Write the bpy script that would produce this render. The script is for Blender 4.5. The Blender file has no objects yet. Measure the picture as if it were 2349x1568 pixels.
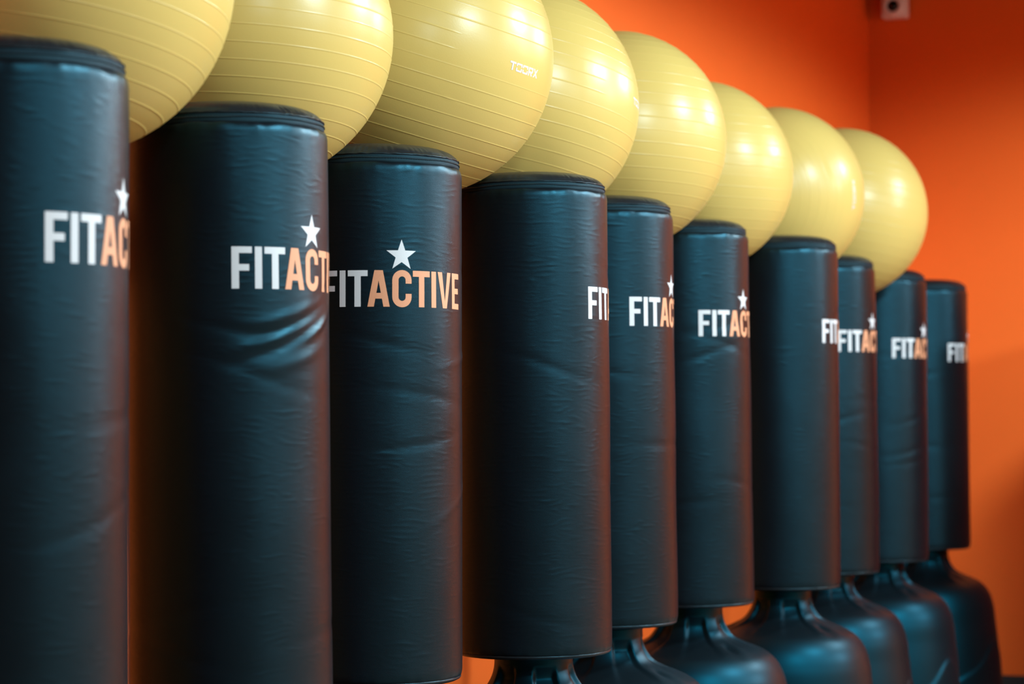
import bpy, math, random
import numpy as np
from mathutils import Matrix, Vector

random.seed(7)
rng = np.random.default_rng(11)
scene = bpy.context.scene
C = scene.collection

# ------------------------------------------------------------------ camera
HEAD, PITCH, ROLL = math.radians(22.339), math.radians(2.0503), math.radians(0.5258)
CAM = Vector((2.638, 0.0, 1.345))
fwd = Vector((-math.sin(HEAD) * math.cos(PITCH), math.cos(HEAD) * math.cos(PITCH), math.sin(PITCH)))
r0 = Vector((math.cos(HEAD), math.sin(HEAD), 0.0))
u0 = r0.cross(fwd)
rc = math.cos(ROLL) * r0 - math.sin(ROLL) * u0
uc = math.sin(ROLL) * r0 + math.cos(ROLL) * u0
cam_data = bpy.data.cameras.new('camera')
cam_data.sensor_width = 36.0
cam_data.lens = 36.0 * 5300.0 / 2349.0
cam_data.clip_start = 0.05
cam_data.clip_end = 60
cam_data.dof.use_dof = True
cam_data.dof.focus_distance = 5.3
cam_data.dof.aperture_fstop = 3.3
cam_data.dof.aperture_blades = 0
cam = bpy.data.objects.new('camera', cam_data)
C.objects.link(cam)
cam.matrix_world = Matrix(((rc.x, uc.x, -fwd.x, CAM.x), (rc.y, uc.y, -fwd.y, CAM.y),
                           (rc.z, uc.z, -fwd.z, CAM.z), (0, 0, 0, 1)))
scene.camera = cam

# ------------------------------------------------------------------ world, lamps, exposure
vs = scene.view_settings
vs.view_transform = 'Standard'
vs.look = 'None'
vs.gamma = 1.0
vs.exposure = 1.93
vs.use_curve_mapping = False

world = bpy.data.worlds.new('gym_ambient')
world.use_nodes = True
world.node_tree.nodes['Background'].inputs[0].default_value = (0.35, 0.6, 0.75, 1)
world.node_tree.nodes['Background'].inputs[1].default_value = 0.02
scene.world = world

LAMP = (0.74, 0.93, 1.0)
CEIL = 3.60


def lamp(name, x, y, size_x, size_y, watts, colour=LAMP, z=CEIL - 0.03, spread=180):
    d = bpy.data.lights.new(name, 'AREA')
    d.shape = 'RECTANGLE'
    d.size, d.size_y = size_x, size_y
    d.energy = watts
    d.color = colour
    d.spread = math.radians(spread)
    o = bpy.data.objects.new(name, d)
    o.location = (x, y, z)
    C.objects.link(o)
    return o




def downlight(x, y, watts, z=3.42):
    d = bpy.data.lights.new('ceiling_downlight', 'SPOT')
    d.energy = watts
    d.color = LAMP
    d.spot_size = math.radians(170)
    d.spot_blend = 0.16
    d.shadow_soft_size = 0.20
    o = bpy.data.objects.new('ceiling_downlight', d)
    o.location = (x, y, z)
    C.objects.link(o)
    return o


# ceiling downlights: one row in front of the bags, a second row deeper in the room
for y, w in ((1.25, 55), (3.95, 140), (6.65, 136), (9.40, 88)):  # the weak first lamp is added as fill for the left bags
    downlight(3.15, y, w)
for y in (1.3, 4.0, 6.7):
    downlight(6.9, y, 85)
downlight(6.9, 9.40, 190)  # extra lamp added to brighten the end wall mirrored in the bags
# added soft fill from the wall across the room; no window there
fill_lamp = lamp('front_fill_light', 8.97, 4.6, 1.5, 7.6, 13, (0.70, 0.92, 1.0), z=2.0)
fill_lamp.rotation_euler = (0, math.radians(90), 0)

# ------------------------------------------------------------------ material helpers


def new_mat(name):
    m = bpy.data.materials.new(name)
    m.use_nodes = True
    nt = m.node_tree
    return m, nt, nt.nodes['Principled BSDF']


def node(nt, kind, **kw):
    n = nt.nodes.new(kind)
    for k, v in kw.items():
        setattr(n, k, v)
    return n


def leather(name, base, rough, tint, bump=0.25, crease=0.35, spec=0.5):
    m, nt, b = new_mat(name)
    L = nt.links
    b.inputs['Base Color'].default_value = (*base, 1)
    b.inputs['Specular Tint'].default_value = (*tint, 1)
    b.inputs['Specular IOR Level'].default_value = spec
    tc = node(nt, 'ShaderNodeTexCoord')
    mp = node(nt, 'ShaderNodeMapping')
    mp.inputs['Scale'].default_value = (20, 75, 1)
    L.new(tc.outputs['UV'], mp.inputs['Vector'])
    warp = node(nt, 'ShaderNodeTexNoise')
    warp.inputs['Scale'].default_value = 5.0
    warp.inputs['Detail'].default_value = 2
    L.new(tc.outputs['UV'], warp.inputs['Vector'])
    mix = node(nt, 'ShaderNodeMix', data_type='VECTOR')
    mix.inputs['Factor'].default_value = 0.55
    vadd = node(nt, 'ShaderNodeVectorMath', operation='MULTIPLY_ADD')
    vadd.inputs[1].default_value = (2.2, 2.2, 0)
    L.new(warp.outputs['Color'], vadd.inputs[0])
    L.new(mp.outputs['Vector'], vadd.inputs[2])
    ridg = node(nt, 'ShaderNodeTexNoise', noise_type='RIDGED_MULTIFRACTAL')
    ridg.inputs['Scale'].default_value = 1.1
    ridg.inputs['Detail'].default_value = 5
    ridg.inputs['Roughness'].default_value = 0.75
    L.new(vadd.outputs['Vector'], ridg.inputs['Vector'])
    grain = node(nt, 'ShaderNodeTexNoise')
    grain.inputs['Scale'].default_value = 650
    grain.inputs['Detail'].default_value = 3
    L.new(tc.outputs['UV'], grain.inputs['Vector'])
    bp1 = node(nt, 'ShaderNodeBump')
    bp1.inputs['Strength'].default_value = crease
    bp1.inputs['Distance'].default_value = 0.0016
    L.new(ridg.outputs['Fac'], bp1.inputs['Height'])
    bp2 = node(nt, 'ShaderNodeBump')
    bp2.inputs['Strength'].default_value = bump
    bp2.inputs['Distance'].default_value = 0.0006
    L.new(grain.outputs['Fac'], bp2.inputs['Height'])
    L.new(bp1.outputs['Normal'], bp2.inputs['Normal'])
    L.new(bp2.outputs['Normal'], b.inputs['Normal'])
    var = node(nt, 'ShaderNodeTexNoise')
    var.inputs['Scale'].default_value = 11
    var.inputs['Detail'].default_value = 4
    L.new(tc.outputs['UV'], var.inputs['Vector'])
    mr = node(nt, 'ShaderNodeMapRange')
    mr.inputs['To Min'].default_value = rough - 0.05
    mr.inputs['To Max'].default_value = rough + 0.05
    L.new(var.outputs['Fac'], mr.inputs['Value'])
    L.new(mr.outputs['Result'], b.inputs['Roughness'])
    return m


def painted(name, base, rough, scale=160, strength=0.12, spec=0.4, mottle=0.06):
    m, nt, b = new_mat(name)
    L = nt.links
    tc = node(nt, 'ShaderNodeTexCoord')
    n1 = node(nt, 'ShaderNodeTexNoise')
    n1.inputs['Scale'].default_value = scale
    n1.inputs['Detail'].default_value = 3
    L.new(tc.outputs['Object'], n1.inputs['Vector'])
    bp = node(nt, 'ShaderNodeBump')
    bp.inputs['Strength'].default_value = strength
    bp.inputs['Distance'].default_value = 0.001
    L.new(n1.outputs['Fac'], bp.inputs['Height'])
    L.new(bp.outputs['Normal'], b.inputs['Normal'])
    n2 = node(nt, 'ShaderNodeTexNoise')
    n2.inputs['Scale'].default_value = 1.7
    n2.inputs['Detail'].default_value = 3
    L.new(tc.outputs['Object'], n2.inputs['Vector'])
    mx = node(nt, 'ShaderNodeMix', data_type='RGBA')
    mx.inputs[6].default_value = (*[c * (1 - mottle) for c in base], 1)
    mx.inputs[7].default_value = (*[min(1, c * (1 + mottle)) for c in base], 1)
    L.new(n2.outputs['Fac'], mx.inputs['Factor'])
    L.new(mx.outputs[2], b.inputs['Base Color'])
    b.inputs['Roughness'].default_value = rough
    b.inputs['Specular IOR Level'].default_value = spec
    return m


M = {}
M['orange_wall'] = painted('orange_paint', (0.78, 0.134, 0.018), 0.65, spec=0.12)
M['grey_wall'] = painted('grey_paint', (0.05, 0.055, 0.06), 0.7, spec=0.2)
M['floor'] = painted('warm_rubber_floor', (0.26, 0.19, 0.14), 0.55, scale=300)
M['ceiling'] = painted('ceiling_paint', (0.10, 0.10, 0.10), 0.9, spec=0.1)
M['baseboard'] = painted('black_baseboard', (0.012, 0.012, 0.013), 0.5)
M['leather'] = leather('black_leather', (0.004, 0.004, 0.005), 0.33, (0.13, 0.70, 1.0), bump=0.45, crease=0.32, spec=0.34)
M['cap'] = leather('black_cap_leather', (0.010, 0.010, 0.011), 0.34, (0.25, 0.75, 1.0), crease=0.2, spec=0.36)
M['tape'] = leather('black_zip_tape', (0.006, 0.010, 0.013), 0.62, (0.2, 0.75, 1.0), bump=0.5, crease=0.0, spec=0.25)
M['zip'] = painted('black_zip_teeth', (0.010, 0.014, 0.018), 0.3, spec=0.5)
M['zip'].node_tree.nodes['Principled BSDF'].inputs['Specular Tint'].default_value = (0.2, 0.75, 1, 1)
M['plastic'] = painted('black_moulded_plastic', (0.003, 0.004, 0.005), 0.42, scale=500, strength=0.05, spec=0.58)
M['plastic'].node_tree.nodes['Principled BSDF'].inputs['Specular Tint'].default_value = (0.0, 0.47, 0.74, 1)
M['white_print'] = painted('white_print', (0.445, 0.47, 0.485), 0.5, scale=600, spec=0.3, mottle=0.02)
M['orange_print'] = painted('orange_print', (0.50, 0.225, 0.12), 0.5, scale=600, spec=0.3, mottle=0.02)
M['ball'] = painted('yellow_vinyl', (0.435, 0.318, 0.090), 0.33, scale=90, strength=0.10, spec=0.25, mottle=0.03)
M['ball'].node_tree.nodes['Principled BSDF'].inputs['Specular Tint'].default_value = (0.82, 0.95, 1, 1)
M['ball_print'] = painted('pale_grey_print', (0.42, 0.42, 0.44), 0.45, scale=600, spec=0.3, mottle=0.01)
M['white_plastic'] = painted('white_plastic', (0.75, 0.70, 0.72), 0.45)
M['lens'] = painted('black_lens', (0.004, 0.004, 0.005), 0.12)

# ------------------------------------------------------------------ mesh helpers


def mesh_from(name, verts, faces, mat, uv=None, smooth=True):
    me = bpy.data.meshes.new(name)
    me.from_pydata([tuple(v) for v in verts], [], [tuple(f) for f in faces])
    if smooth:
        me.polygons.foreach_set('use_smooth', [True] * len(me.polygons))
    if uv is not None:
        lay = me.uv_layers.new(name='UVMap')
        li = np.empty(len(me.loops), dtype=np.int32)
        me.loops.foreach_get('vertex_index', li)
        lay.data.foreach_set('uv', np.asarray(uv, dtype=np.float32)[li].ravel())
    me.materials.append(mat)
    me.update()
    return me


def grid(pts, closed=True, cap_lo=False, cap_hi=False, uv=None):
    """pts: rows x cols x 3; columns run round the axis counter-clockwise, rows run upward."""
    h, w, _ = pts.shape
    faces = []
    wrap = w if closed else w - 1
    for i in range(h - 1):
        a = i * w
        b = a + w
        for j in range(wrap):
            k = (j + 1) % w
            faces.append((a + j, a + k, b + k, b + j))
    if cap_lo:
        faces.append(tuple(reversed(range(w))))
    if cap_hi:
        faces.append(tuple((h - 1) * w + j for j in range(w)))
    return pts.reshape(-1, 3), faces


def lathe(profile, seg, rfun=None, cap_lo=False, cap_hi=False):
    """profile: list of (r, z) from bottom to top; rfun(psi, r, z) -> dr."""
    prof = np.asarray(profile, dtype=float)
    psi = np.linspace(0, 2 * np.pi, seg, endpoint=False)
    R = np.repeat(prof[:, :1], seg, 1)
    Z = np.repeat(prof[:, 1:2], seg, 1)
    PS = np.repeat(psi[None, :], len(prof), 0)
    if rfun is not None:
        dr, dz = rfun(PS, R, Z)
        R = R + dr
        Z = Z + dz
    pts = np.stack([R * np.cos(PS), R * np.sin(PS), Z], -1)
    v, f = grid(pts, True, cap_lo, cap_hi)
    s = np.concatenate([[0], np.cumsum(np.hypot(np.diff(prof[:, 0]), np.diff(prof[:, 1])))])
    # seam-free enough: fold the angle so that the texture is continuous round the back
    uvu = np.abs(((PS + np.pi * 0.25) % (2 * np.pi)) - np.pi) * 0.19
    uvv = np.repeat(s[:, None], seg, 1)
    return v, f, np.stack([uvu, uvv], -1).reshape(-1, 2)


def child(name, me, parent, loc=(0, 0, 0), rotz=0.0, label=None):
    o = bpy.data.objects.new(name, me)
    C.objects.link(o)
    o.parent = parent
    o.location = loc
    o.rotation_euler = (0, 0, rotz)
    if label:
        o['label'] = label
    return o


def thing(name, label, cat, group=None):
    o = bpy.data.objects.new(name, None)
    C.objects.link(o)
    o.empty_display_size = 0.1
    o['label'] = label
    o['category'] = cat
    if group:
        o['group'] = group
    return o


def box(name, lo, hi, mat, kind='structure'):
    x0, y0, z0 = lo
    x1, y1, z1 = hi
    v = [(x0, y0, z0), (x1, y0, z0), (x1, y1, z0), (x0, y1, z0), (x0, y0, z1), (x1, y0, z1), (x1, y1, z1), (x0, y1, z1)]
    f = [(0, 3, 2, 1), (4, 5, 6, 7), (0, 1, 5, 4), (1, 2, 6, 5), (2, 3, 7, 6), (3, 0, 4, 7)]
    me = mesh_from(name, v, f, mat, smooth=False)
    o = bpy.data.objects.new(name, me)
    C.objects.link(o)
    if kind:
        o['kind'] = kind
    return o


# ------------------------------------------------------------------ room shell
XW, YE, XF, YL = -0.092, 11.41, 9.0, -6.0
T = 0.12
box('wall_back', (XW - T, YL - T, 0), (XW, YE + T, CEIL), M['orange_wall'])
box('wall_right', (XW, YE, 0), (XF, YE + T, CEIL), M['orange_wall'])
box('wall_front', (XF, YL - T, 0), (XF + T, YE + T, CEIL), M['orange_wall'])
box('wall_left', (XW, YL - T, 0), (XF, YL, CEIL), M['grey_wall'])
box('floor', (XW - T, YL - T, -0.1), (XF + T, YE + T, 0), M['floor'])
box('ceiling', (XW - T, YL - T, CEIL), (XF + T, YE + T, CEIL + 0.1), M['ceiling'])
box('added_shade_partition', (1.55, YE - 1.90, 0), (1.67, YE, 1.95), M['orange_wall'])  # added out of view to shade the lower end wall
box('baseboard_right', (XW + 0.012, YE - 0.012, 0), (XF, YE, 0.10), M['baseboard'])
box('baseboard_back', (XW, YL, 0), (XW + 0.012, YE, 0.10), M['baseboard'])

# ------------------------------------------------------------------ lettering shapes (metres; u to the right, v up)
DEG = 0.198 * math.pi / 180


def quad(a, b, c, d):
    return [a, b, c, d]


def rect(u0_, v0_, u1_, v1_):
    return quad((u0_, v0_), (u1_, v0_), (u1_, v1_), (u0_, v1_))


LH = 0.0797       # letter height
SW = 0.0140       # stroke


def letter_F(u, w):
    return [rect(u, 0, u + SW, LH), rect(u + SW, LH - 0.0123, u + w, LH), rect(u + SW, 0.0340, u + w * 0.86, 0.0463)]


def letter_I(u, w):
    return [rect(u, 0, u + w, LH)]


def letter_T(u, w):
    m = u + w / 2
    return [rect(m - SW / 2, 0, m + SW / 2, LH - 0.0130), rect(u, LH - 0.0130, u + w, LH)]


def letter_A(u, w):
    ap = 0.0185
    m = u + w / 2
    out = [quad((u, 0), (u + 0.0140, 0), (m + 0.0012, LH * 0.80), (m - ap / 2, LH)),
           quad((u + w - 0.0140, 0), (u + w, 0), (m + ap / 2, LH), (m - 0.0012, LH * 0.80)),
           quad((m - 0.0012, LH * 0.80), (m + 0.0012, LH * 0.80), (m + ap / 2, LH), (m - ap / 2, LH))]
    # crossbar between the legs
    v0_, v1_ = 0.0175, 0.0300

    def inner(v):
        t = v / (LH * 0.80)
        return (u + 0.0140) + (m - 0.0012 - u - 0.0140) * t + 0.0012 * t
    out.append(quad((inner(v0_) - 0.002, v0_), (2 * m - inner(v0_) + 0.002, v0_),
                    (2 * m - inner(v1_) + 0.002, v1_), (inner(v1_) - 0.002, v1_)))
    return out


def letter_C(u, w):
    out = []
    m = u + w / 2
    ro, ri = w / 2, w / 2 - SW
    vo, vi = 0.019, 0.0075
    top, bot = LH + 0.0010, -0.0010

    def arc(cy_o, cy_i, a0, a1, n=12):
        for k in range(n):
            a, b = a0 + (a1 - a0) * k / n, a0 + (a1 - a0) * (k + 1) / n
            po = [(m + ro * math.cos(t), cy_o + (ro) * math.sin(t)) for t in (a, b)]
            pi_ = [(m + ri * math.cos(t), cy_i + (ri) * math.sin(t)) for t in (a, b)]
            out.append(quad(pi_[0], po[0], po[1], pi_[1]))
    ct, cb = top - ro, bot + ro
    arc(ct, ct, 0, math.pi)
    arc(cb, cb, math.pi, 2 * math.pi)
    out.append(rect(u, cb, u + SW, ct))
    out.append(rect(u + w - SW, LH * 0.64, u + w, ct))
    out.append(rect(u + w - SW, cb, u + w, LH * 0.36))
    return out


def letter_V(u, w):
    m = u + w / 2
    return [quad((m - 0.0075, 0), (m + 0.0002, 0.014), (u + 0.0145, LH), (u, LH)),
            quad((m - 0.0002, 0.014), (m + 0.0075, 0), (u + w, LH), (u + w - 0.0145, LH)),
            quad((m - 0.0075, 0), (m + 0.0075, 0), (m + 0.0002, 0.014), (m - 0.0002, 0.014))]


def letter_E(u, w):
    return [rect(u, 0, u + SW, LH), rect(u + SW, LH - 0.0125, u + w, LH), rect(u + SW, 0.0340, u + w * 0.9, 0.0463),
            rect(u + SW, 0, u + w, 0.0125)]


def star(cu, cv, R):
    pts = []
    for k in range(10):
        a = math.pi / 2 + k * math.pi / 5
        r = R if k % 2 == 0 else R * 0.40
        pts.append((cu + r * math.cos(a), cv + r * math.sin(a)))
    return [quad((cu, cv), pts[(k - 1) % 10], pts[k], pts[(k + 1) % 10]) for k in range(0, 10, 2)]


def wrap(quads, fn, n=6):
    """Subdivide every convex quad n x n and map (u, v) onto a curved surface."""
    V, F = [], []
    for q in quads:
        q = np.asarray(q, float)
        base = len(V)
        for i in range(n + 1):
            for j in range(n + 1):
                s, t = j / n, i / n
                p = (1 - t) * ((1 - s) * q[0] + s * q[1]) + t * ((1 - s) * q[3] + s * q[2])
                V.append(fn(*p))
        for i in range(n):
            for j in range(n):
                a = base + i * (n + 1) + j
                F.append((a, a + 1, a + n + 2, a + n + 1))
    return V, F


def D(a, b):
    return a * DEG, (b - a) * DEG


white_quads = letter_F(*D(0, 11.2)) + letter_I(*D(12.9, 16.9)) + letter_T(*D(18.4, 31.15))
orange_quads = (letter_A(*D(31.0, 45.1)) + letter_C(*D(46.7, 59.5)) + letter_T(*D(60.4, 73.1)) +
                letter_I(*D(74.5, 78.5)) + letter_V(*D(80.1, 94.1)) + letter_E(*D(95.8, 106.9)))
star_quads = star(52.8 * DEG, LH + 0.0033 + 0.0292, 0.0355)

# ------------------------------------------------------------------ punching bag
ZT, ZB = 1.9266, 0.7766
RB = 0.198
LOGO_Z = ZT - 0.3195       # baseline of the lettering


def smooth_profile(pts, n):
    pts = np.asarray(pts, float)
    s = np.concatenate([[0], np.cumsum(np.hypot(np.diff(pts[:, 0]), np.diff(pts[:, 1])))])
    q = np.linspace(0, s[-1], n)
    # Catmull-Rom on both coordinates
    out = []
    for c in range(2):
        y = pts[:, c]
        m = np.gradient(y, s)
        i = np.clip(np.searchsorted(s, q, side='right') - 1, 0, len(s) - 2)
        h = s[i + 1] - s[i]
        t = (q - s[i]) / h
        out.append((2 * t**3 - 3 * t**2 + 1) * y[i] + (t**3 - 2 * t**2 + t) * h * m[i] +
                   (-2 * t**3 + 3 * t**2) * y[i + 1] + (t**3 - t**2) * h * m[i + 1])
    return np.stack(out, -1)


def base_mesh():
    drop_r = [(0.0, .098), (.03, .099), (.055, .105), (.075, .115), (.095, .131), (.112, .160), (.128, .199),
              (.142, .228), (.158, .250), (.185, .272), (.215, .286), (.25, .295), (.32, .303), (.39, .311),
              (.58, .322), (.72, .327), (.762, .320), (.7766, .300)]
    prof = smooth_profile([(r, ZB - d) for d, r in drop_r][::-1], 190)

    def rf(P, R, Z):
        d = ZB - Z
        # six fins with scooped pockets between them, flaring out of the neck on to the shoulder
        k = 0.5 + 0.5 * np.cos(6 * P)
        scoop = np.clip((k - 0.30) / 0.35, 0, 1)
        scoop = scoop * scoop * (3 - 2 * scoop)
        env = np.clip((d - 0.028) / 0.03, 0, 1) * np.clip((0.150 - d) / 0.040, 0, 1)
        dr = -0.017 * scoop * env
        # long dimples at the foot of every second fin
        for c in (0, 2 * np.pi / 3, 4 * np.pi / 3):
            a = (P - c - np.pi / 6 + np.pi) % (2 * np.pi) - np.pi
            dr -= 0.016 * np.exp(-(a / 0.09)**2 - ((R - 0.195) / 0.030)**2) * (d < 0.25)
        # moulded wave line round the lower body
        wave = 0.285 + 0.085 * np.sin(4 * P - 1.88) + 0.02 * np.sin(8 * P)
        t = (Z - wave) / 0.006
        dr += 0.006 / (1 + np.exp(np.clip(t * 2.2, -30, 30))) * np.clip((0.70 - d) / 0.1, 0, 1) * (d > 0.2)
        return dr, np.zeros_like(dr)
    v, f, uv = lathe(prof, 216, rf, cap_lo=True, cap_hi=True)
    return mesh_from('base', v, f, M['plastic'], uv)


def cap_mesh(seed):
    r = np.random.default_rng(seed)
    ph = r.uniform(0, 2 * np.pi, 12)
    fr = r.integers(14, 60, 12)
    am = r.uniform(0.3, 1.0, 12)
    prof = [(0.1860, 0.0150), (0.1915, 0.0158), (0.1930, 0.0174), (0.1922, 0.0188), (0.1898, 0.0192)]
    dome = [(0.1898, 0.0192), (0.1885, 0.0225), (0.1835, 0.0280), (0.1740, 0.0345), (0.1600, 0.0402),
            (0.1400, 0.0448), (0.1100, 0.0482), (0.0600, 0.0500), (0.0040, 0.0505)]
    prof += [tuple(p) for p in smooth_profile(dome, 44)[1:]]

    def rf(P, R, Z):
        n = sum(a * np.sin(f_ * P + p) for a, f_, p in zip(am, fr, ph)) / 4.0
        slow = 0.5 + 0.5 * np.sin(3 * P + ph[0]) * np.sin(5 * P + ph[1])
        env = np.exp(-((Z - 0.030) / 0.008)**2) * (R > 0.10) * (Z > 0.0195)
        lip = (Z < 0.0190)
        return -0.0028 * np.abs(n) * env * (0.4 + slow) + 0.0006 * n * lip, 0.0007 * n * lip - 0.0012 * np.abs(n) * env
    v, f, uv = lathe(prof, 256, rf, cap_lo=True, cap_hi=True)
    return mesh_from('top_cap', v, f, M['cap'], uv)


def zipper_mesh(seed):
    r = np.random.default_rng(seed)
    ph = r.uniform(0, 2 * np.pi, 4)
    prof = [(0.183, -0.004), (0.1914, -0.003), (0.1922, 0.002), (0.1916, 0.0060), (0.1914, 0.0130), (0.1908, 0.0158), (0.183, 0.0165)]

    def rf(P, R, Z):
        n = np.sin(5 * P + ph[0]) + 0.6 * np.sin(11 * P + ph[1]) + 0.4 * np.sin(17 * P + ph[2])
        return np.zeros_like(P), 0.0007 * n
    v, f, uv = lathe(prof, 160, rf)
    return mesh_from('zipper', v, f, M['tape'], uv)


def teeth_mesh():
    seg, m = 400, 8
    P = np.linspace(0, 2 * np.pi, seg, endpoint=False)
    th = np.linspace(0, 2 * np.pi, m, endpoint=False)
    rr = 0.0021 * (0.8 + 0.2 * np.cos(np.arange(seg) * np.pi))
    pts = np.zeros((m, seg, 3))
    zoff = 0.0006 * np.sin(5 * P) + 0.0004 * np.sin(11 * P + 1)
    for i, t in enumerate(th):
        R = 0.1916 + rr * np.cos(t)
        pts[i] = np.stack([R * np.cos(P), R * np.sin(P), 0.0086 + zoff + rr * np.sin(t)], -1)
    pts = np.concatenate([pts, pts[:1]], 0)
    v, f = grid(pts, True)
    return mesh_from('zipper_teeth', v, f, M['zip'])


def bottom_mesh():
    prof = [(0.095, -0.0005), (0.174, -0.0005), (0.186, 0.0005), (0.1930, 0.0040), (0.1952, 0.0075), (0.1938, 0.0100), (0.176, 0.012)]
    v, f, uv = lathe(prof, 128)
    return mesh_from('bottom_panel', v, f, M['cap'], uv)


def cover_disp(seed, folds=(), dent=1.0):
    """Displacement field of one leather sleeve: f(psi, r, z) -> (dr, dz), z from the bottom seam."""
    r = np.random.default_rng(seed)
    H = ZT - ZB
    waves = [(r.integers(1, 6), r.uniform(4, 16), r.uniform(0, 6.28), r.uniform(.3, 1)) for _ in range(10)]
    ph = r.uniform(0, 6.28, 10)
    creases = [(r.uniform(0.1, H - 0.2), r.uniform(0, 6.28), r.uniform(-1, 1)) for _ in range(7)]

    def rf(P, R, Z):
        dr = np.zeros_like(P)
        for k, kz, p, a in waves:
            dr += a * np.sin(k * P + kz * Z + p) * 0.00028 * dent
        # shallow sideways creases in the padding
        for z0, p0, cv in creases:
            da = (P - p0 + np.pi) % (2 * np.pi) - np.pi
            zz = z0 + 0.05 * np.sin(da * 1.7) * cv
            dr -= 0.0011 * dent * np.exp(-((Z - zz) / 0.012)**2 - (da / 0.7)**2)
        # puckering under the zip and above the bottom seam
        n = sum(np.sin(f_ * P + p) for f_, p in zip((17, 23, 31, 38, 47), ph)) / 2.2
        dr += 0.0005 * n * np.exp(-((H - Z) / 0.022)**2)
        dz = 0.0010 * (np.sin(7 * P + ph[5]) + 0.8 * np.sin(13 * P + ph[6]) + .5 * np.sin(21 * P + ph[7])) * np.exp(-((H - Z) / 0.012)**2)
        dr += 0.0005 * n * np.exp(-(Z / 0.02)**2)
        for (pc, zc, lp, slope, curve, wz, amp) in folds:
            da = (P - math.radians(pc) + np.pi) % (2 * np.pi) - np.pi
            zz = zc + slope * da + curve * da * da
            dr += amp * np.exp(-((Z - zz) / wz)**2 - (da / lp)**2)
        inner = (R < RB - 0.012)
        return np.where(inner, 0, dr), np.where(inner, 0, dz)
    return rf


def cover_mesh(rf, seed):
    """Leather sleeve from the bottom seam to the zip; local z = 0 at the bottom seam."""
    H = ZT - ZB
    zs = np.concatenate([np.linspace(0.0075, 0.06, 14), np.linspace(0.07, H - 0.07, 150), np.linspace(H - 0.062, H, 24)])
    rad = np.full_like(zs, RB)
    lo = np.clip((zs - 0.0075) / 0.022, 0, 1)
    rad -= 0.0065 * (1 - np.sqrt(np.clip(1 - (1 - lo)**2, 0, 1)))
    hi = np.clip((H - zs) / 0.020, 0, 1)
    rad -= 0.0085 * (1 - np.sqrt(np.clip(1 - (1 - hi)**2, 0, 1)))
    prof = np.stack([rad, zs], -1)
    prof = np.concatenate([[[0.175, 0.0075]], prof, [[0.181, H + 0.0004]]], 0)
    v, f, uv = lathe(prof, 224, rf)
    uv = uv + np.random.default_rng(seed + 900).uniform(0, 20, 2)
    return mesh_from('cover', v, f, M['leather'], uv)


def print_mesh(name, quads, rf, mat):
    """Flat print that follows the sleeve; u runs along the circumference, v up from the baseline."""
    pts, f = wrap(quads, lambda u, v: (u / RB, v))
    pts = np.asarray(pts)
    z = pts[:, 1] + LOGO_Z - ZB
    dr, dz = rf(pts[:, 0], np.full(len(pts), RB), z)
    R = RB + dr + 0.0006
    v = np.stack([R * np.cos(pts[:, 0]), R * np.sin(pts[:, 0]), z], -1)
    return mesh_from(name, v, f, mat)


ME_base, ME_teeth, ME_bottom = base_mesh(), teeth_mesh(), bottom_mesh()
ME_cap = [cap_mesh(s) for s in (1, 2, 3)]
ME_zip = zipper_mesh(5)

# base x, base y, lean x, lean y, sleeve height offset, logo start angle seen from the aisle (degrees)
BAGS = [(0.4347, 3.1878, 0.00261, 0.00107, 0.0, 17.2), (0.3993, 4.0083, -0.0031, -0.00128, 0.0, 1.9),
        (0.3571, 4.7226, 0.00613, 0.00252, -0.0017, -35.6), (0.4768, 5.4033, -0.001, -0.00041, -0.0035, 46.2),
        (0.4073, 6.14, -0.00189, -0.00077, 0.0065, 21.0), (0.4005, 6.927, -0.00454, -0.00187, 0.0032, 11.0),
        (0.4744, 7.6842, 0.00522, 0.00215, 0.0048, 44.9), (0.4052, 8.57, -0.00125, -0.00051, -0.0016, 15.0),
        (0.4018, 9.42, 0.0060, 0.0025, -0.0050, 16.5), (0.4052, 10.2971, 0.00264, 0.00108, -0.0004, 33.0)]
BAG_LABELS = [
    'tall black punching bag at the far left of the row, nearest the camera',
    'black punching bag second from the left, with diagonal folds under its lettering',
    'third black punching bag from the left, its whole lettering facing forward',
    'wide black punching bag fourth from the left, star hidden round its right edge',
    'fifth black punching bag from the left, narrow, right behind the wide fourth bag',
    'sixth black punching bag from the left, under the right edge of the fifth ball',
    'seventh black punching bag from the left, lettering only at its right edge',
    'eighth black punching bag from the left, slim strip right behind the seventh bag',
    'black punching bag last but one, half under the last yellow ball',
    'black punching bag at the far right end of the row, no ball above it',
]
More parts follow.
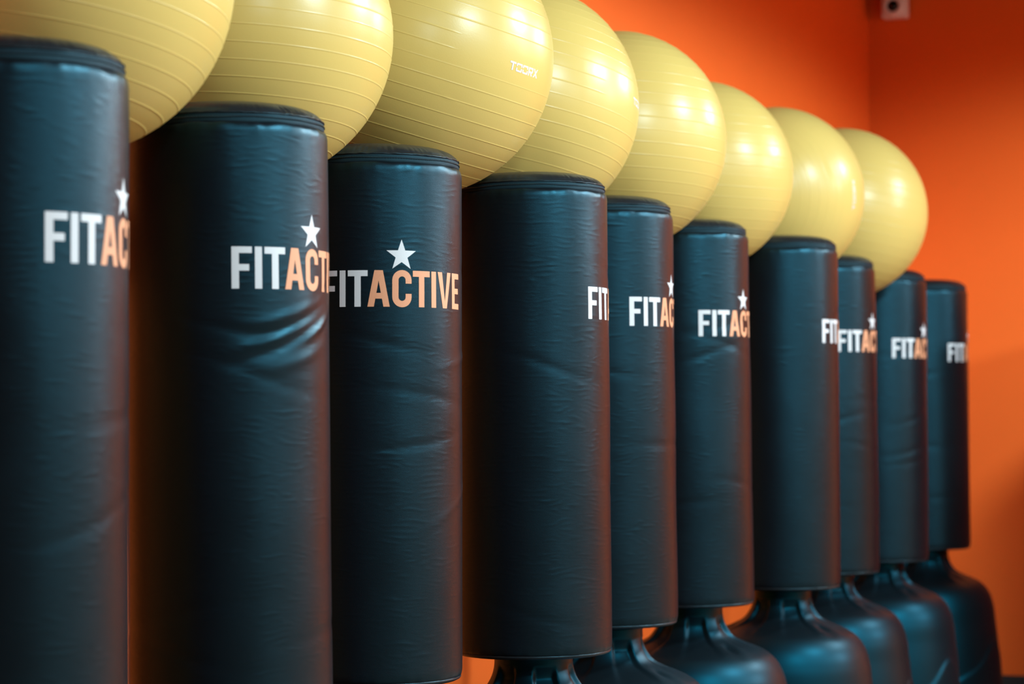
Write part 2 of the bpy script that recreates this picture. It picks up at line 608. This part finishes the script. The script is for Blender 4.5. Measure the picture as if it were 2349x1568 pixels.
for i, (bx, by, lx, ly, dz, ang) in enumerate(BAGS):
    bx, by = bx - 0.0065, by - 0.0027
    t = thing('punching_bag', BAG_LABELS[i], 'punching bag', 'free standing punching bags in a row along the orange wall')
    az = math.atan2(CAM.y - by, CAM.x - bx)
    rz = az + math.radians(ang)
    up = Vector((lx, ly, 1)).normalized()
    q = Vector((0, 0, 1)).rotation_difference(up)
    t.rotation_mode = 'QUATERNION'
    t.rotation_quaternion = q @ Matrix.Rotation(rz, 3, 'Z').to_quaternion()
    t.location = (bx, by, 0.0)
    folds = ()
    if i == 1:
        H = ZT - ZB
        a = 1.0
        folds = ((38 + a, H - 0.362, 0.42, 0.070, 0.045, 0.0085, 0.0050), (38 + a, H - 0.386, 0.42, 0.075, 0.050, 0.0085, -0.0045),
                 (30 + a, H - 0.405, 0.38, 0.080, 0.050, 0.0080, 0.0045), (56 + a, H - 0.396, 0.26, 0.100, 0.06, 0.0075, 0.0045),
                 (50 + a, H - 0.345, 0.40, 0.090, 0.05, 0.0090, -0.0035), (28 + a, H - 0.430, 0.40, 0.080, 0.04, 0.0100, -0.0035),
                 (40 + a, H - 0.455, 0.35, 0.060, 0.03, 0.0120, 0.0025), (5, H - 0.40, 0.5, -0.03, 0.03, 0.010, -0.0020))
    elif i == 2:
        H = ZT - ZB
        folds = ((115, H - 0.43, 0.5, 0.05, 0.02, 0.008, 0.0016), (70, H - 0.62, 0.6, 0.03, 0.02, 0.009, -0.0014), (105, H - 0.75, 0.5, 0.1, 0.02, 0.009, 0.0012))
    rf = cover_disp(100 + i, folds)
    child('cover', cover_mesh(rf, 100 + i), t, (0, 0, ZB + dz))
    child('bottom_panel', ME_bottom, t, (0, 0, ZB + dz))
    zp = child('zipper', ME_zip.copy(), t, (0, 0, ZT + dz), rotz=i * 1.3)
    child('zipper_teeth', ME_teeth.copy(), zp)
    child('top_cap', ME_cap[i % 3].copy(), t, (0, 0, ZT + dz), rotz=i * 0.9)
    child('white_lettering', print_mesh('white_lettering', white_quads, rf, M['white_print']), t, (0, 0, ZB + dz), label='white printed letters')
    child('orange_lettering', print_mesh('orange_lettering', orange_quads, rf, M['orange_print']), t, (0, 0, ZB + dz), label='orange printed letters')
    child('star_emblem', print_mesh('star_emblem', star_quads, rf, M['white_print']), t, (0, 0, ZB + dz), label='white five-pointed star')
    child('base', ME_base, t, (0, 0, 0), rotz=-math.radians(ang) + 0.28 + 0.15 * math.sin(i * 2.1), label='rounded black plastic base with a finned neck')

# ------------------------------------------------------------------ exercise balls
STEP = math.radians(6.45)


def ball_mesh():
    seg = 192
    lat = []
    w = 0.0050
    for k in range(-12, 13):
        c = k * STEP
        lat += [c + x * w for x in (-2.4, -1.3, -0.8, -0.4, 0, 0.4, 0.8, 1.3, 2.4)]
        lat += [c + STEP * x for x in (0.28, 0.5, 0.72)]
    lat = [x for x in sorted(lat) if abs(x) < math.radians(80.5)]
    ends = np.radians(np.linspace(81.5, 89.3, 8))
    lat = np.array(list(-ends[::-1]) + lat + list(ends))
    az = np.linspace(-np.pi, np.pi, seg, endpoint=False)
    A, B_ = np.meshgrid(az, lat)
    dr = np.zeros_like(A)
    for k in range(-12, 13):
        h = 0.0019 if k != 0 else 0.0009
        prof = np.exp(-((B_ - k * STEP) / (w * 0.62))**2)
        if k in (1, 2):
            edge = 37.0
            keep = 1 / (1 + np.exp(-(np.abs(np.degrees(A)) - edge) / 0.35))
            prof = prof * keep
        dr += h * prof
    # faint rounded outline of the smooth label patch
    du = np.abs(A) * np.cos(B_) / math.radians(47)
    dv = np.abs(B_ - 1.5 * STEP) / math.radians(24)
    rr = (du**4 + dv**4)**0.25
    dr += 0.0012 * np.exp(-((rr - 1) / 0.012)**2)
    # soft unevenness of the inflated vinyl
    dr += 0.0012 * np.sin(3 * A + 1.1) * np.cos(B_)**2 * np.sin(2 * B_ + .4) + 0.0009 * np.sin(5 * A + 4 * B_)* np.cos(B_)**2
    R = 1 + dr
    pts = np.stack([R * np.cos(B_) * np.cos(A), R * np.cos(B_) * np.sin(A), R * np.sin(B_)], -1)
    v, f = grid(pts, True, True, True)
    return mesh_from('ball_shell', v, f, M['ball'])


def toorx_quads():
    """Squared lettering: each glyph about 5 wide, 5 high, stroke 1.1; returned in units of one letter height."""
    s = 0.2
    q = []
    # T
    q += [rect(0, .78, 1.02, 1), rect(.40, 0, .63, .78)]

    def ring(u):
        out = [rect(u + .12, .80, u + .95, 1), rect(u + .12, 0, u + .95, .20)]
        out += [quad((u, .62), (u + .21, .62), (u + .21, .82), (u, .90)), quad((u, .90), (u + .21, .80), (u + .21, 1), (u + .12, 1))]
        out += [rect(u + .86, .62, u + 1.07, 1)]
        out += [rect(u, 0.10, u + .21, .44), quad((u, .10), (u + .12, 0), (u + .21, 0), (u + .21, .2))]
        out += [quad((u + .86, 0), (u + .97, 0), (u + 1.07, .10), (u + 1.07, .44)), quad((u + .86, 0), (u + 1.0, .1), (u + 1.07, .44), (u + .86, .44))]
        return out
    q += ring(1.14) + ring(2.34)
    u = 3.56
    q += [rect(u, 0, u + .22, 1), rect(u + .22, .80, u + .95, 1), rect(u + .80, .46, u + 1.0, .92), rect(u + .22, .36, u + .92, .54),
          quad((u + .62, 0), (u + .90, 0), (u + .66, .40), (u + .38, .40))]
    u = 4.66
    q += [quad((u, 0), (u + .28, 0), (u + 1.10, 1), (u + .82, 1)), quad((u + .82, 0), (u + 1.10, 0), (u + .28, 1), (u, 1))]
    return q


def on_ball(h, lat0):
    width = 5.76
    hv, hu = h, h * 0.97

    def fn(u, v):
        a = (u - width / 2) * hu
        b = lat0 + (v - 0.5) * hv
        R = 1.0016
        return (R * math.cos(b) * math.cos(a / math.cos(lat0)), R * math.cos(b) * math.sin(a / math.cos(lat0)), R * math.sin(b))
    return fn


ME_ball = ball_mesh()
v, f = wrap(toorx_quads(), on_ball(0.0600, math.radians(7.2)), n=3)
ME_ball_print = mesh_from('printed_lettering', v, f, M['ball_print'])

# centre x, y, z, radius, ring roll (deg, top leaning right), ring pitch (deg, top leaning away), label azimuth (deg)
BALLS = [(0.2675, 3.5813, 2.1698, 0.3268, 9, 14, 190), (0.2318, 4.3593, 2.1862, 0.3185, 3, 11, 200),
         (0.3044, 5.0805, 2.2364, 0.3348, 17, 1.7, 49.6), (0.2940, 5.7505, 2.2016, 0.3299, 12, 10, 77.5),
         (0.3023, 6.5304, 2.1950, 0.3283, 3, 7, 180), (0.3032, 7.3226, 2.1650, 0.3150, 4, 2, 170),
         (0.3422, 8.1150, 2.1664, 0.3218, 0, 0, 0), (0.3640, 9.0006, 2.1730, 0.3395, 10, 5, 200)]
BALL_LABELS = [
    'yellow ribbed exercise ball at the far left, cut by the corner of the frame',
    'yellow exercise ball second from the left, resting on the second and third bags',
    'large yellow exercise ball third from the left, its whole pale lettering showing',
    'yellow exercise ball fourth from the left, lettering half hidden at its right edge',
    'yellow exercise ball fifth from the left, with three bright lamp reflections',
    'yellow exercise ball sixth from the left, resting on the sixth and seventh bags',
    'yellow exercise ball next to last on the right, overlapping the last ball',
    'yellow exercise ball at the right end of the row, before the wall corner',
]
for i, (x, y, z, R, roll, tilt, lab) in enumerate(BALLS):
    t = thing('exercise_ball', BALL_LABELS[i], 'exercise ball', 'yellow exercise balls resting on the punching bags')
    c = Vector((x, y, z))
    to_v = (CAM - c).normalized()
    right = Vector((0, 0, 1)).cross(to_v).normalized()
    upv = to_v.cross(right)
    rl, tl = math.radians(roll), math.radians(tilt)
    if i == 6:                                    # this one lies with its rib axis towards the room
        a = math.cos(math.radians(22)) * to_v - math.sin(math.radians(22)) * right
    else:
        a = math.cos(tl) * (math.sin(rl) * right + math.cos(rl) * upv) - math.sin(tl) * to_v
    a.normalize()
    f0 = (to_v - to_v.dot(a) * a).normalized()
    s0 = a.cross(f0)
    la = math.radians(lab)
    ex = math.cos(la) * f0 + math.sin(la) * s0
    ey = a.cross(ex)
    m = Matrix(((ex.x, ey.x, a.x), (ex.y, ey.y, a.y), (ex.z, ey.z, a.z)))
    t.rotation_mode = 'QUATERNION'
    t.rotation_quaternion = m.to_quaternion()
    t.location = c
    sh = child('ball_shell', ME_ball, t)
    sh.scale = (R, R, R)
    pr = child('printed_lettering', ME_ball_print, t, label='pale grey printed letters')
    pr.scale = (R, R, R)
    if i == 3:
        pr.rotation_euler = (0, -math.radians(3.0), 0)

# the padded caps give way under the weight of the balls: press each one to the ball's surface
bpy.context.view_layer.update()
soft = [o for o in C.objects if o.type == 'MESH' and o.name.split('.')[0] in ('top_cap', 'zipper', 'zipper_teeth', 'cover')]
for o in soft:
    mw = o.matrix_world.copy()
    co = np.empty(len(o.data.vertices) * 3)
    o.data.vertices.foreach_get('co', co)
    A = np.array(mw)
    w = co.reshape(-1, 3) @ A[:3, :3].T + A[:3, 3]
    hit = False
    for (x, y, z, R, *_r) in BALLS:
        d = w - np.array((x, y, z))
        n = np.linalg.norm(d, axis=1)
        lim = R * 1.0062 + 0.0006
        inside = n < lim
        if inside.any():
            hit = True
            w[inside] = np.array((x, y, z)) + d[inside] / n[inside, None] * lim
    if hit:
        I = np.linalg.inv(A)
        o.data.vertices.foreach_set('co', (w @ I[:3, :3].T + I[:3, 3]).ravel())
        o.data.update()

# ------------------------------------------------------------------ surveillance camera high on the end wall


def rounded_box(hx, hy, hz, b):
    import bmesh
    bm = bmesh.new()
    bmesh.ops.create_cube(bm, size=2.0)
    bmesh.ops.scale(bm, vec=(hx, hy, hz), verts=bm.verts)
    bmesh.ops.bevel(bm, geom=list(bm.edges), offset=b, segments=3, profile=0.5, affect='EDGES')
    return bm


def bm_obj(name, bm, mat, parent, loc):
    me = bpy.data.meshes.new(name)
    bm.to_mesh(me)
    bm.free()
    me.polygons.foreach_set('use_smooth', [True] * len(me.polygons))
    me.materials.append(mat)
    return child(name, me, parent, loc)


dev = thing('surveillance_camera', 'small white square camera with round black lens, high in the wall corner', 'security camera')
dev.location = (0.060, YE, 3.418)
bm_obj('housing', rounded_box(0.063, 0.040, 0.064, 0.010), M['white_plastic'], dev, (0, -0.060, 0))
bm_obj('wall_bracket', rounded_box(0.030, 0.018, 0.030, 0.004), M['white_plastic'], dev, (0, -0.012, 0))
v, f, uv = lathe([(0.056, 0.0), (0.055, 0.008), (0.049, 0.016), (0.040, 0.020), (0.030, 0.018), (0.028, 0.010)], 48)
ring = mesh_from('lens_ring', v, f, M['white_plastic'])
v, f, uv = lathe([(0.030, 0.008), (0.0295, 0.012), (0.026, 0.019), (0.018, 0.024), (0.008, 0.0265), (0.0005, 0.027)], 40)
lens = mesh_from('lens', v, f, M['lens'])
for nm, me in (('lens_ring', ring), ('lens', lens)):
    o = child(nm, me, dev, (0, -0.0995, -0.008))
    o.rotation_euler = (math.radians(90), 0, 0)
